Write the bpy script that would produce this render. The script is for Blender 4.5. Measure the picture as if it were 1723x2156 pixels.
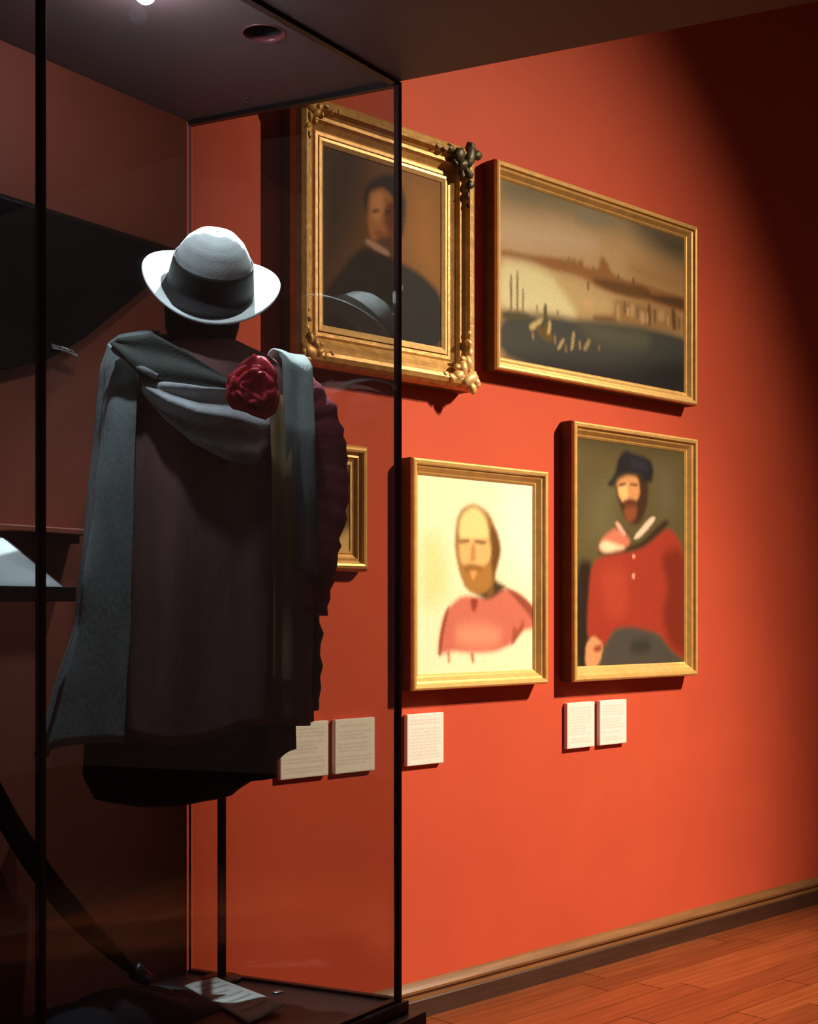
import bpy, bmesh, math, random
import numpy as np
from mathutils import Vector, Matrix

random.seed(4)
for o in list(bpy.data.objects):
    bpy.data.objects.remove(o)
scene = bpy.context.scene
COL = scene.collection
R = math.radians

# ------------------------------------------------------------------ camera
cam_d = bpy.data.cameras.new('camera')
cam = bpy.data.objects.new('camera', cam_d)
COL.objects.link(cam)
cam.location = (0, 0, 1.5)
cam.rotation_euler = (R(90), 0, 0)
cam_d.sensor_fit = 'HORIZONTAL'
cam_d.sensor_width = 36
cam_d.lens = 60.6
cam_d.shift_y = 0.123
cam_d.clip_start = 0.05
scene.camera = cam

# ------------------------------------------------------------------ world, exposure
world = bpy.data.worlds.new('gallery_dusk')
scene.world = world
world.use_nodes = True
bg = world.node_tree.nodes['Background']
bg.inputs[0].default_value = (1.0, 0.62, 0.52, 1)
bg.inputs[1].default_value = 0.06
scene.view_settings.view_transform = 'Standard'
scene.view_settings.look = 'None'
scene.view_settings.exposure = 0.0
scene.view_settings.gamma = 1.0
scene.view_settings.use_curve_mapping = False

# ------------------------------------------------------------------ place: planes of the room (metres)
WP = Vector((0.9092, 5.9589, 0)); WA = math.atan2(0.69640, 0.71765)      # long red wall, its direction
CF = Vector((-0.0284, 3.5, 0)); CB = Vector((-0.6022, 3.7839, 0))        # glass case: right front and right rear corners
CA = math.atan2(0.83269, 0.55374)                                        # direction of the case front and back
WD = Vector((math.cos(WA), math.sin(WA), 0)); WN = Vector((math.sin(WA), -math.cos(WA), 0))
D1 = Vector((math.cos(CA), math.sin(CA), 0)); N1 = Vector((math.sin(CA), -math.cos(CA), 0))
D2 = (CB - CF).normalized()                                              # along the case side, front to rear
N2 = Vector((-D2.y, D2.x, 0)) * -1                                       # outward from the side pane
SOF = 2.849; PL = 0.513

def on_wall(s, z, e=0.0): return WP + WD * s + WN * e + Vector((0, 0, z))

# ------------------------------------------------------------------ helpers
def lin(c):
    return tuple(((v / 255) / 12.92 if v / 255 <= .04045 else ((v / 255 + .055) / 1.055) ** 2.4) for v in c)

MATS = {}
def mat(name, rgb, rough=.6, metal=0.0, var=.0, scale=20, bump=0.0, bscale=60, spec=.5, stretch=None, sheen=0.0, coat=0.0):
    m = bpy.data.materials.new(name); m.use_nodes = True
    nt = m.node_tree; p = nt.nodes['Principled BSDF']
    c = tuple(rgb) + (1,)
    p.inputs['Base Color'].default_value = c
    p.inputs['Roughness'].default_value = rough
    p.inputs['Metallic'].default_value = metal
    p.inputs['Specular IOR Level'].default_value = spec
    p.inputs['Sheen Weight'].default_value = sheen
    p.inputs['Coat Weight'].default_value = coat
    if var or bump:
        tc = nt.nodes.new('ShaderNodeTexCoord'); mp = nt.nodes.new('ShaderNodeMapping')
        nt.links.new(tc.outputs['Object'], mp.inputs['Vector'])
        if stretch: mp.inputs['Scale'].default_value = stretch
    if var:
        n = nt.nodes.new('ShaderNodeTexNoise'); n.inputs['Scale'].default_value = scale; n.inputs['Detail'].default_value = 5
        nt.links.new(mp.outputs['Vector'], n.inputs['Vector'])
        r = nt.nodes.new('ShaderNodeValToRGB')
        r.color_ramp.elements[0].position = .3; r.color_ramp.elements[1].position = .7
        r.color_ramp.elements[0].color = tuple(v * (1 - var) for v in rgb) + (1,)
        r.color_ramp.elements[1].color = tuple(min(1, v * (1 + var)) for v in rgb) + (1,)
        nt.links.new(n.outputs['Fac'], r.inputs['Fac']); nt.links.new(r.outputs['Color'], p.inputs['Base Color'])
    if bump:
        n2 = nt.nodes.new('ShaderNodeTexNoise'); n2.inputs['Scale'].default_value = bscale; n2.inputs['Detail'].default_value = 4
        nt.links.new(mp.outputs['Vector'], n2.inputs['Vector'])
        b = nt.nodes.new('ShaderNodeBump'); b.inputs['Strength'].default_value = bump; b.inputs['Distance'].default_value = .01
        nt.links.new(n2.outputs['Fac'], b.inputs['Height']); nt.links.new(b.outputs['Normal'], p.inputs['Normal'])
    MATS[name] = m
    return m

def paint_mat(name, rough):
    m = bpy.data.materials.new(name); m.use_nodes = True
    nt = m.node_tree; p = nt.nodes['Principled BSDF']
    a = nt.nodes.new('ShaderNodeVertexColor'); a.layer_name = 'Paint'
    nt.links.new(a.outputs['Color'], p.inputs['Base Color'])
    p.inputs['Roughness'].default_value = rough; p.inputs['Specular IOR Level'].default_value = .12
    n = nt.nodes.new('ShaderNodeTexNoise'); n.inputs['Scale'].default_value = 90
    b = nt.nodes.new('ShaderNodeBump'); b.inputs['Strength'].default_value = .12; b.inputs['Distance'].default_value = .004
    tc = nt.nodes.new('ShaderNodeTexCoord'); nt.links.new(tc.outputs['Object'], n.inputs['Vector'])
    nt.links.new(n.outputs['Fac'], b.inputs['Height']); nt.links.new(b.outputs['Normal'], p.inputs['Normal'])
    MATS[name] = m

def glass_mat(name, tint):
    m = bpy.data.materials.new(name); m.use_nodes = True
    nt = m.node_tree; nt.nodes.clear()
    out = nt.nodes.new('ShaderNodeOutputMaterial'); mx = nt.nodes.new('ShaderNodeMixShader')
    tr = nt.nodes.new('ShaderNodeBsdfTransparent'); gl = nt.nodes.new('ShaderNodeBsdfGlossy'); fr = nt.nodes.new('ShaderNodeFresnel')
    # the same reflectance whether a face of the pane is met from outside or from within the pane
    ge = nt.nodes.new('ShaderNodeNewGeometry'); mr = nt.nodes.new('ShaderNodeMapRange')
    mr.inputs['To Min'].default_value = 1.5; mr.inputs['To Max'].default_value = 1 / 1.5
    nt.links.new(ge.outputs['Backfacing'], mr.inputs['Value']); nt.links.new(mr.outputs['Result'], fr.inputs['IOR'])
    tr.inputs[0].default_value = tint + (1,); gl.inputs['Roughness'].default_value = 0.0; fr.inputs['IOR'].default_value = 1.5
    nt.links.new(fr.outputs[0], mx.inputs[0]); nt.links.new(tr.outputs[0], mx.inputs[1]); nt.links.new(gl.outputs[0], mx.inputs[2])
    nt.links.new(mx.outputs[0], out.inputs[0])
    MATS[name] = m

def emit_mat(name, rgb, k):
    m = bpy.data.materials.new(name); m.use_nodes = True
    p = m.node_tree.nodes['Principled BSDF']
    p.inputs['Base Color'].default_value = rgb + (1,); p.inputs['Emission Color'].default_value = rgb + (1,); p.inputs['Emission Strength'].default_value = k
    MATS[name] = m

def obj(name, verts, faces, m, parent=None, smooth=False, loc=None, rz=None):
    me = bpy.data.meshes.new(name); me.from_pydata([tuple(v) for v in verts], [], faces); me.update()
    bm = bmesh.new(); bm.from_mesh(me); bmesh.ops.recalc_face_normals(bm, faces=bm.faces); bm.to_mesh(me); bm.free()
    return link(name, me, m, parent, smooth, loc, rz)

def link(name, me, m, parent=None, smooth=False, loc=None, rz=None):
    if m and not me.materials: me.materials.append(MATS[m])
    if smooth:
        for p in me.polygons: p.use_smooth = True
    o = bpy.data.objects.new(name, me); COL.objects.link(o)
    if parent: o.parent = parent
    if loc is not None: o.location = loc
    if rz is not None: o.rotation_euler = (0, 0, rz)
    return o

def bmobj(name, bm, m, parent=None, smooth=False, **k):
    me = bpy.data.meshes.new(name); bmesh.ops.recalc_face_normals(bm, faces=bm.faces); bm.to_mesh(me); bm.free()
    return link(name, me, m, parent, smooth, **k)

def root(name, loc, rz=0.0):
    o = bpy.data.objects.new(name, None); COL.objects.link(o); o.location = loc; o.rotation_euler = (0, 0, rz)
    o.empty_display_size = .05
    return o

def tag(o, label, cat, group=None):
    o['label'] = label; o['category'] = cat
    if group: o['group'] = group
    return o

def struct(o): o['kind'] = 'structure'; return o

def bevel(o, w, n=2):
    b = o.modifiers.new('bevel', 'BEVEL'); b.width = w; b.segments = n; b.limit_method = 'ANGLE'; return o

def solid(o, t, off=0.0):
    s = o.modifiers.new('thickness', 'SOLIDIFY'); s.thickness = t; s.offset = off; return o

def box(x0, x1, y0, y1, z0, z1):
    v = [(x, y, z) for z in (z0, z1) for y in (y0, y1) for x in (x0, x1)]
    f = [(0, 1, 3, 2), (4, 5, 7, 6), (0, 1, 5, 4), (2, 3, 7, 6), (0, 2, 6, 4), (1, 3, 7, 5)]
    return v, f

def prism(poly, z0, z1):                       # vertical prism over a footprint
    n = len(poly)
    v = [(p[0], p[1], z0) for p in poly] + [(p[0], p[1], z1) for p in poly]
    f = [tuple(range(n)), tuple(range(n, 2 * n))] + [(i, (i + 1) % n, n + (i + 1) % n, n + i) for i in range(n)]
    return v, f

def plate(poly, y0, y1):                       # outline in x,z given a thickness along y
    n = len(poly)
    v = [(p[0], y0, p[1]) for p in poly] + [(p[0], y1, p[1]) for p in poly]
    f = [tuple(range(n)), tuple(range(n, 2 * n))] + [(i, (i + 1) % n, n + (i + 1) % n, n + i) for i in range(n)]
    return v, f

def lathe(prof, n=32, sx=1.0, sy=1.0, close=False):
    v = []; f = []
    for r, z in prof:
        for k in range(n):
            a = 2 * math.pi * k / n
            v.append((r * sx * math.sin(a), -r * sy * math.cos(a), z))
    m = len(prof)
    for i in range(m - 1 + (1 if close else 0)):
        j = (i + 1) % m
        for k in range(n):
            k2 = (k + 1) % n
            f.append((i * n + k, i * n + k2, j * n + k2, j * n + k))
    if not close:
        if prof[0][0] > 0: f.append(tuple(range(n)))
        if prof[-1][0] > 0: f.append(tuple((m - 1) * n + k for k in range(n)))
    return v, f

def grid(nu, nv, fn):
    v = [fn(i / nu, j / nv) for j in range(nv + 1) for i in range(nu + 1)]
    w = nu + 1
    f = [(j * w + i, j * w + i + 1, (j + 1) * w + i + 1, (j + 1) * w + i) for j in range(nv) for i in range(nu)]
    return v, f

def tube(pts, rad, n=14, squash=1.0):
    pts = [Vector(p) for p in pts]; v = []; f = []
    for i, p in enumerate(pts):
        t = (pts[min(i + 1, len(pts) - 1)] - pts[max(i - 1, 0)]).normalized()
        a = t.cross(Vector((0, 1, 0)));  a = a.normalized() if a.length > 1e-4 else Vector((1, 0, 0))
        b = t.cross(a).normalized()
        for k in range(n):
            q = 2 * math.pi * k / n
            v.append(p + a * math.cos(q) * rad[i] + b * math.sin(q) * rad[i] * squash)
    for i in range(len(pts) - 1):
        for k in range(n):
            k2 = (k + 1) % n
            f.append((i * n + k, i * n + k2, (i + 1) * n + k2, (i + 1) * n + k))
    f.append(tuple(range(n))); f.append(tuple((len(pts) - 1) * n + k for k in range(n)))
    return v, f

def interp(sec, z):                            # sections sorted from high z to low z
    if z >= sec[0][0]: return sec[0][1:]
    for a, b in zip(sec, sec[1:]):
        if z >= b[0]:
            t = (a[0] - z) / (a[0] - b[0]); t2 = t * t * (3 - 2 * t) * .5 + t * .5
            return tuple(p + (q - p) * t2 for p, q in zip(a[1:], b[1:]))
    return sec[-1][1:]

# ------------------------------------------------------------------ materials
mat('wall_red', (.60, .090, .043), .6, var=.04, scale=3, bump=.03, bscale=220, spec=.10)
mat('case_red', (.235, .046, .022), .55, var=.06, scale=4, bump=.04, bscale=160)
mat('soffit', (.085, .042, .042), .6, var=.06, scale=3, bump=.03, bscale=120)
mat('plinth', (.060, .026, .026), .45, var=.1, scale=6, bump=.02)
mat('ceiling_dark', (.03, .02, .02), .8, var=.05, scale=3)
for i, c in enumerate([(.235, .056, .016), (.205, .047, .014), (.265, .066, .020), (.225, .052, .015)]):
    mat('oak_%d' % i, c, .33, var=.28, scale=9, bump=.04, bscale=40, stretch=(.25, 4, 4), spec=.5, coat=.15)
mat('subfloor', (.10, .03, .012), .5, var=.1, scale=8)
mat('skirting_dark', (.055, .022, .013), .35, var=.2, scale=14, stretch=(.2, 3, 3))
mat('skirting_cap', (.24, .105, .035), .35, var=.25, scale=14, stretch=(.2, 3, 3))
mat('metal_dark', (.022, .018, .017), .35, metal=.4, var=.1, scale=30)
mat('seam', (.030, .018, .016), .6, metal=.0, var=.1, scale=20)
mat('seam_red', (.085, .022, .018), .6, var=.1, scale=20)
mat('seam_rear', (.16, .07, .08), .5, var=.1, scale=20)
mat('gilt', (.72, .42, .13), .42, metal=.3, var=.12, scale=28, bump=.05, bscale=110)
mat('gilt_pale', (.80, .50, .19), .40, metal=.30, var=.12, scale=40, bump=.06, bscale=140)
mat('gilt_old', (.62, .35, .105), .45, metal=.3, var=.22, scale=30, bump=.18, bscale=70)
mat('bronze_dark', (.075, .058, .026), .45, metal=.4, var=.4, scale=40, bump=.3, bscale=60)
mat('frame_back', (.10, .042, .016), .7, var=.2, scale=20)
paint_mat('oil_paint', .6)
paint_mat('print_card', .8)
mat('card_white', (.84, .82, .78), .8, var=.02, scale=40)
mat('felt_white', (.82, .84, .82), .85, var=.05, scale=30, bump=.15, bscale=200, sheen=.3)
mat('band_dark', (.018, .013, .013), .8, var=.15, scale=30, bump=.1, bscale=150)
mat('form_black', (.010, .008, .008), .85, var=.15, scale=20, spec=.15)
mat('wool_grey', (.22, .25, .245), .9, var=.18, scale=24, bump=.25, bscale=240, stretch=(1, 1, .25), sheen=.2)
mat('wool_olive', (.040, .042, .034), .9, var=.2, scale=24, bump=.25, bscale=200, sheen=.2)
mat('tunic_red', (.22, .095, .088), .85, var=.25, scale=12, bump=.2, bscale=120, stretch=(1, 1, .15))
mat('sleeve_red', (.22, .028, .040), .85, var=.25, scale=16, bump=.2, bscale=100)
mat('scarf_grey', (.42, .41, .42), .85, var=.2, scale=22, bump=.25, bscale=110)
mat('trim_gold', (.30, .19, .085), .8, var=.25, scale=20, bump=.2, bscale=150, stretch=(1, 1, .2))
mat('rose_red', (.62, .012, .035), .7, var=.25, scale=30, bump=.15, bscale=120)
mat('trouser_black', (.020, .014, .013), .85, var=.2, scale=15, bump=.1)
mat('tail_brown', (.14, .065, .045), .85, var=.3, scale=18, bump=.2)
mat('banner_black', (.008, .006, .006), .95, var=.2, scale=12, bump=.1, spec=.1)
mat('navy_cloth', (.018, .020, .034), .75, var=.3, scale=14, bump=.25, bscale=40)
mat('steel', (.55, .55, .57), .3, metal=.8, var=.1, scale=30)
mat('paper_blue', (.82, .84, .85), .8, var=.03, scale=40)
mat('print_grey', (.56, .54, .52), .8, var=.05, scale=30)
mat('lamp_ring', (.22, .045, .05), .35, var=.05, scale=20)
mat('lamp_black', (.004, .006, .006), .6, var=.1, scale=20)
mat('lamp_housing', (.03, .03, .03), .4, metal=.5, var=.1, scale=20)
emit_mat('lamp_frost', (.62, .82, 1.0), 6.0)
emit_mat('lamp_lens', (1.0, .85, .62), 20.0)
glass_mat('case_glass', (.86, .85, .835))

# ------------------------------------------------------------------ the setting
v, f = box(-6, 6, -7, 3.6, -.12, -.012)
# floor: slab plus the boards that can be told apart, laid parallel to the red wall
fl = root('floor', WP, WA); struct(fl)
v, f = box(-6, 6, -8, .05, -.14, -.022)
obj('subfloor', v, f, 'subfloor', fl)
bw, gap = .128, .0018
lens = [.9, 1.35, 1.15, 1.5]
bmesh_cache = {}
def board_mesh(L, k):
    if (L, k) not in bmesh_cache:
        vv, ff = box(0, L - gap, -bw + gap, 0, -.022, 0)
        vv = [(x + (0.0015 if (x == 0) else -.0015) * (z == 0), y + (.0015 if y < -.01 else -.0015) * (z == 0), z) for x, y, z in vv]
        me = bpy.data.meshes.new('floor_board'); me.from_pydata(vv, [], ff); me.materials.append(MATS['oak_%d' % k])
        bm = bmesh.new(); bm.from_mesh(me); bmesh.ops.recalc_face_normals(bm, faces=bm.faces); bm.to_mesh(me); bm.free()
        bmesh_cache[(L, k)] = me
    return bmesh_cache[(L, k)]
for r_ in range(30):
    x = -3.4 - random.random() * .8
    while x < 3.0:
        L = random.choice(lens)
        o = bpy.data.objects.new('floor_board', board_mesh(L, random.choice((0, 0, 1, 2, 3)))); COL.objects.link(o); o.parent = fl
        o.location = (x, -.02 - r_ * bw, 0)
        x += L

v, f = box(-4.6, 4.5, 0, .2, -.1, 5.4)
struct(obj('wall_right', v, f, 'wall_red', None, False, WP, WA))
bb = root('baseboard_right', WP, WA); struct(bb)
prof = [(0, 0), (-.022, 0), (-.022, .066), (-.018, .070), (0, .070)]
def run(prof, x0, x1):
    n = len(prof)
    vv = [(x0, y, z) for y, z in prof] + [(x1, y, z) for y, z in prof]
    ff = [tuple(range(n)), tuple(range(n, 2 * n))] + [(i, (i + 1) % n, n + (i + 1) % n, n + i) for i in range(n)]
    return vv, ff
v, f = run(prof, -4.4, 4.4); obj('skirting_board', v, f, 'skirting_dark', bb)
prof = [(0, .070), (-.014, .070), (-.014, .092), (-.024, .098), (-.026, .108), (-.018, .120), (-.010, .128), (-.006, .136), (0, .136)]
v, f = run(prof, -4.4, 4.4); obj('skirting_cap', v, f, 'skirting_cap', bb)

# soffit over the case and the visitor: its free edge runs along the case side
e0 = CF + D2 * 2.4; e1 = CF - D2 * 6.5
LA = Vector((-.339, 3.207, SOF))
bm = bmesh.new()
outer = [e0, e1, e1 - D1 * 5.5, e0 - D1 * 5.5]
ov = [bm.verts.new((p.x, p.y, SOF)) for p in outer]; tv = [bm.verts.new((p.x, p.y, SOF + .16)) for p in outer]
iv = [bm.verts.new((LA.x + .050 * math.cos(2 * math.pi * k / 36), LA.y + .050 * math.sin(2 * math.pi * k / 36), SOF)) for k in range(36)]
eds = [bm.edges.new((l_[k], l_[(k + 1) % len(l_)])) for l_ in (ov, iv) for k in range(len(l_))]
bmesh.ops.triangle_fill(bm, use_beauty=True, use_dissolve=False, edges=eds)
bm.faces.new(tv)
for k in range(4): bm.faces.new((ov[k], ov[(k + 1) % 4], tv[(k + 1) % 4], tv[k]))
struct(bmobj('ceiling_soffit', bm, 'soffit'))
v, f = box(-4.6, 4.5, -8, 0, 5.4, 5.5)
struct(obj('ceiling', v, f, 'ceiling_dark', None, False, WP, WA))

# ------------------------------------------------------------------ glass display case
case = root('display_case', CF)
tag(case, 'tall glass display case on a dark maroon plinth with costumed mannequin inside', 'display case')
LEN = 2.3
P = lambda a, b: tuple((D2 * a - D1 * b)[:2])          # a along the side (front to rear), b along the front to the near left
SIDE = (CB - CF).length
def off(a, b): return P(a, b)
v, f = prism([off(-.055, -.045), off(SIDE + .04, -.045), off(SIDE + .04, LEN), off(-.055, LEN)], 0, PL - .03)
bevel(obj('plinth', v, f, 'plinth', case), .004)
v, f = prism([off(-.02, -.02), off(SIDE + .02, -.02), off(SIDE + .02, LEN), off(-.02, LEN)], PL - .03, PL)
bevel(obj('deck', v, f, 'plinth', case), .003)
b_s = 1.165                                            # the joint between the two front panes
t = .010
def pane(a0, b0, a1, b1, name):
    p0 = Vector(off(a0, b0)); p1 = Vector(off(a1, b1)); dd = (p1 - p0).normalized(); nn = Vector((-dd.y, dd.x)) * t / 2
    vv, ff = prism([p0 + nn, p1 + nn, p1 - nn, p0 - nn], PL, SOF - .001)
    return obj(name, vv, ff, 'case_glass', case)
pane(.004, .010, .004, b_s - .008, 'front_pane')
pane(.004, b_s + .008, .004, LEN, 'front_pane')
pane(.012, 0, SIDE - .012, 0, 'side_pane')
def seam(a, b, w, name):
    c = Vector(off(a, b)); x = Vector(D1[:2]) * w / 2; y = Vector(D2[:2]) * w / 2
    vv, ff = prism([c - x - y, c + x - y, c + x + y, c - x + y], PL, SOF - .001)
    bevel(obj(name, vv, ff, 'seam_rear' if name == 'rear_seam' else 'seam_red' if name == 'corner_seam' else 'seam', case), .002)
seam(0, 0, .015, 'corner_seam'); seam(.004, b_s, .014, 'pane_joint'); seam(SIDE - .004, .004, .006, 'rear_seam')
# channel of dark metal that holds the panes along the soffit
def channel(a0, b0, a1, b1, w, h):
    p0 = Vector(off(a0, b0)); p1 = Vector(off(a1, b1)); dd = (p1 - p0).normalized(); nn = Vector((-dd.y, dd.x)) * w / 2
    for z0, z1, nm in ((SOF - h, SOF - .0005, 'top_channel'), (PL, PL + h * .7, 'bottom_channel')):
        vv, ff = prism([p0 + nn, p1 + nn, p1 - nn, p0 - nn], z0, z1); obj(nm, vv, ff, 'metal_dark', case)
channel(.004, .0, .004, LEN, .020, .010); channel(.0, 0, SIDE, 0, .018, .012)
v, f = prism([off(SIDE, .012), off(SIDE + .03, .012), off(SIDE + .03, LEN), off(SIDE, LEN)], PL, SOF - .001)
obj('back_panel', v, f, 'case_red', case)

def on_back(s, z, e=0.0): return CB + D1 * s + N1 * e + Vector((0, 0, z))

# black hanging and what stands along the back panel
bn = root('hanging_banner', on_back(-.4, 2.07), CA)
tag(bn, 'black cloth banner hung on the red back panel behind the hat', 'banner')
out = [(-.90, .402), (.30, .402), (.285, .372), (.22, .290), (.10, .195), (.0, .118), (-.12, .045), (-.25, .0), (-.90, -.02)]
v, f = plate(out, -.012, -.022); bevel(obj('cloth', v, f, 'banner_black', bn), .003)
v, f = tube([(-.90, -.018, .402), (.31, -.018, .402)], [.008, .008], 10); obj('hanging_rod', v, f, 'metal_dark', bn, True)
ck = root('wall_clip', on_back(-.475, 2.146, .022), CA)
tag(ck, 'small shiny silver clip on the lower edge of the black banner', 'clip')
v, f = plate([(-.045, .006), (.0, .004), (.042, -.008), (.04, -.014), (0, -.006), (-.042, -.006)], 0, -.008); bevel(obj('jaw', v, f, 'steel', ck), .002)
v, f = tube([(-.02, -.012, .0), (.02, -.012, -.004)], [.0035, .0035], 8); obj('pin', v, f, 'steel', ck, True)

# sloping reading stand with a sheet, at the left edge
ls = root('document_stand', on_back(-.865, 1.545), CA)
tag(ls, 'dark maroon sloping document stand fixed to case back at far left', 'stand')
wv = [(-.32, 0, -.02), (.20, 0, -.02), (.20, -.26, -.02), (-.32, -.26, -.02), (-.32, 0, .15), (.20, 0, .15), (.20, -.26, .0), (-.32, -.26, .0)]
wf = [(0, 1, 2, 3), (4, 5, 6, 7), (0, 1, 5, 4), (2, 3, 7, 6), (0, 3, 7, 4), (1, 2, 6, 5)]
bevel(obj('sloping_board', wv, wf, 'plinth', ls), .003)
v, f = box(-.32, .20, -.272, -.26, -.02, .012); bevel(obj('ledge', v, f, 'metal_dark', ls), .002)
v, f = box(-.1, -.06, -.2, 0, -.14, -.02); obj('bracket', v, f, 'metal_dark', ls)
sh = root('lit_document', on_back(-.865, 1.545), CA)
tag(sh, 'brightly lit bluish white sheet on the sloping stand at far left', 'paper')
pv, pf = grid(8, 6, lambda a, b: (-.30 + a * .485, -.255 + b * .22, .0065 + b * .22 * .577 + .0015 * math.sin(a * 6)))
solid(obj('sheet', pv, pf, 'paper_blue', sh, True), .0015)
blk = root('back_ledge', on_back(-.72, 1.69), CA)
tag(blk, 'narrow maroon ledge on the case back above the lit sheet', 'ledge')
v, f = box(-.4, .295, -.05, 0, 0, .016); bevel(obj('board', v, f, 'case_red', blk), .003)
v, f = box(-.4, .285, -.035, 0, -.02, 0); obj('batten', v, f, 'plinth', blk)

# long curved dark scabbard leaning at lower left
sb = root('curved_scabbard', on_back(-.32, PL), CA)
tag(sb, 'long dark curved scabbard leaning on the back panel at lower left', 'scabbard')
pts = []
for i in range(15):
    q = i / 14; pts.append((.06 - .52 * q + .05 * math.sin(math.pi * q) * -1, -.10 + .075 * q, .05 + .67 * q ** 1.12))
v, f = tube(pts, [.010 + .020 * min(1, i / 5) for i in range(15)], 12, .5); obj('sheath', v, f, 'form_black', sb, True)
v, f = tube(pts[:2], [.018, .024], 12, .6); obj('chape', v, f, 'metal_dark', sb, True)

# ------------------------------------------------------------------ lamps in the case ceiling, and one added to light the hat
dl = root('recessed_downlight', LA)
tag(dl, 'round black recessed downlight in the case ceiling above the mannequin', 'light')
v, f = lathe([(.0495, .0), (.0495, .013), (.0475, .013), (.0475, -.002), (.0515, -.002), (.0515, -.0003)], 36); f = f[:-2]; obj('ring', v, f, 'lamp_ring', dl, True)
v, f = lathe([(.048, .013), (.048, .075), (.0, .075)], 36); f = [q for q in f if len(q) == 4]; obj('baffle', v, f, 'lamp_black', dl)
sd = bpy.data.lights.new('downlight_beam', 'SPOT'); sd.energy = 9; sd.color = (.74, .93, 1.0); sd.spot_size = R(60); sd.spot_blend = .7; sd.shadow_soft_size = .02
so = bpy.data.objects.new('downlight_beam', sd); COL.objects.link(so); so.parent = dl; so.location = (0, 0, -.01)
so.rotation_euler = (Vector((-.47, 3.40, 1.9)) - (LA + Vector((0, 0, -.03)))).to_track_quat('-Z', 'Y').to_euler()

LC = Vector((-.425, 3.615, SOF))
ph = root('added_hat_light', LC)  # added lamp, not part of the case; lights the hat from behind
tag(ph, 'tiny made-up light added at the case ceiling behind the hat', 'light')
v, f = lathe([(.006, -.0005), (.006, -.003), (.011, -.003), (.012, -.0005)], 24, close=True); obj('ring', v, f, 'soffit', ph, True)
v, f = lathe([(.0, -.0006), (.0058, -.0006), (.0058, -.0012), (.0, -.0012)], 20); obj('lens', v, f, 'lamp_black', ph)
hd = bpy.data.lights.new('added_hat_beam', 'SPOT'); hd.energy = 150; hd.color = (.74, .94, 1.0); hd.spot_size = R(58); hd.spot_blend = .8; hd.shadow_soft_size = .012
ho = bpy.data.objects.new('added_hat_beam', hd); COL.objects.link(ho); ho.parent = ph; ho.location = (0, 0, -.016)
ho.rotation_euler = (Vector((-.45, 3.30, 2.1)) - LC).to_track_quat('-Z', 'Y').to_euler()
LB = Vector((-.562, 2.935, SOF))
gl = root('globe_lamp', LB)
tag(gl, 'glowing bluish lamp in the case ceiling at the top left', 'light')
v, f = lathe([(.022, -.0005), (.022, -.012), (.012, -.016)], 24); obj('socket', v, f, 'lamp_housing', gl, True)
v, f = lathe([(.0005, -.052), (.010, -.050), (.018, -.044), (.022, -.034), (.020, -.024), (.012, -.016)], 24); obj('bulb', v, f, 'lamp_frost', gl, True)
pd = bpy.data.lights.new('bulb_light', 'POINT'); pd.energy = 7; pd.color = (.66, .84, 1.0); pd.shadow_soft_size = .02
po = bpy.data.objects.new('bulb_light', pd); COL.objects.link(po); po.parent = gl; po.location = (0, 0, -.070)
bd = bpy.data.lights.new('bulb_beam', 'SPOT'); bd.energy = 21; bd.color = (.66, .86, 1.0); bd.spot_size = R(66); bd.spot_blend = .8; bd.shadow_soft_size = .02
bo = bpy.data.objects.new('bulb_beam', bd); COL.objects.link(bo); bo.parent = gl; bo.location = (0, 0, -.060); bo.rotation_euler = (R(2), R(11), 0)

# ------------------------------------------------------------------ gallery track spots (they light the red wall)
def track_spot(loc, aim, watt, size, blend, col, label, top=5.4):
    t_ = root('track_spotlight', loc); tag(t_, label, 'light', 'gallery spotlights')
    q = (aim - loc).to_track_quat('-Z', 'Y').to_euler()
    v, f = lathe([(.0, .10), (.045, .10), (.05, .09), (.055, -.03), (.048, -.03), (.045, .0), (.0, .0)], 24)
    c = obj('can', v, f, 'lamp_housing', t_, True); c.rotation_euler = q
    v, f = lathe([(.0, .002), (.044, .002), (.044, -.002), (.0, -.002)], 24); l_ = obj('lens', v, f, 'lamp_lens', t_); l_.rotation_euler = q
    v, f = tube([(0, 0, .05), (0, 0, top - loc.z)], [.01, .01], 10); obj('stem', v, f, 'lamp_housing', t_, True)
    d = bpy.data.lights.new('spot_beam', 'SPOT'); d.energy = watt; d.color = col; d.spot_size = size; d.spot_blend = blend; d.shadow_soft_size = .018
    o = bpy.data.objects.new('spot_beam', d); COL.objects.link(o); o.parent = t_; o.rotation_euler = q
    o.location = (aim - loc).normalized() * .04
    return t_
warm = (1.0, .83, .61)
def added_barn_door(t_, cut, drop):                    # added, unseen leaf that blocks the beams from the glass case
    cut = cut.normalized(); lft = Vector((-cut.y, cut.x, 0)); a_ = cut * .40; b_ = a_ + lft * .40
    v, f = prism([a_, b_, b_ + cut * .004, a_ + cut * .004], -drop, .06); obj('added_barn_door', v, f, 'lamp_housing', t_)
    v, f = tube([tuple(lft * .05 + Vector((0, 0, .03))), tuple(a_ * .5 + b_ * .5 + Vector((0, 0, .04)))], [.006, .006], 8); obj('added_barn_door_arm', v, f, 'lamp_housing', t_)
t1 = track_spot(on_wall(2.07, 5.2, 4.0), on_wall(-4.73, -2.30), 1900, R(89), .93, warm, 'upper of two black gallery spotlights, with an added barn door')
added_barn_door(t1, Vector((-5.8, -.27, 0)), 1.1)
t2 = track_spot(on_wall(2.07, 4.9, 4.0), on_wall(-2.78, -2.19), 1280, R(61.5), .73, warm, 'lower of two black gallery spotlights facing the paintings', 5.14)

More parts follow.
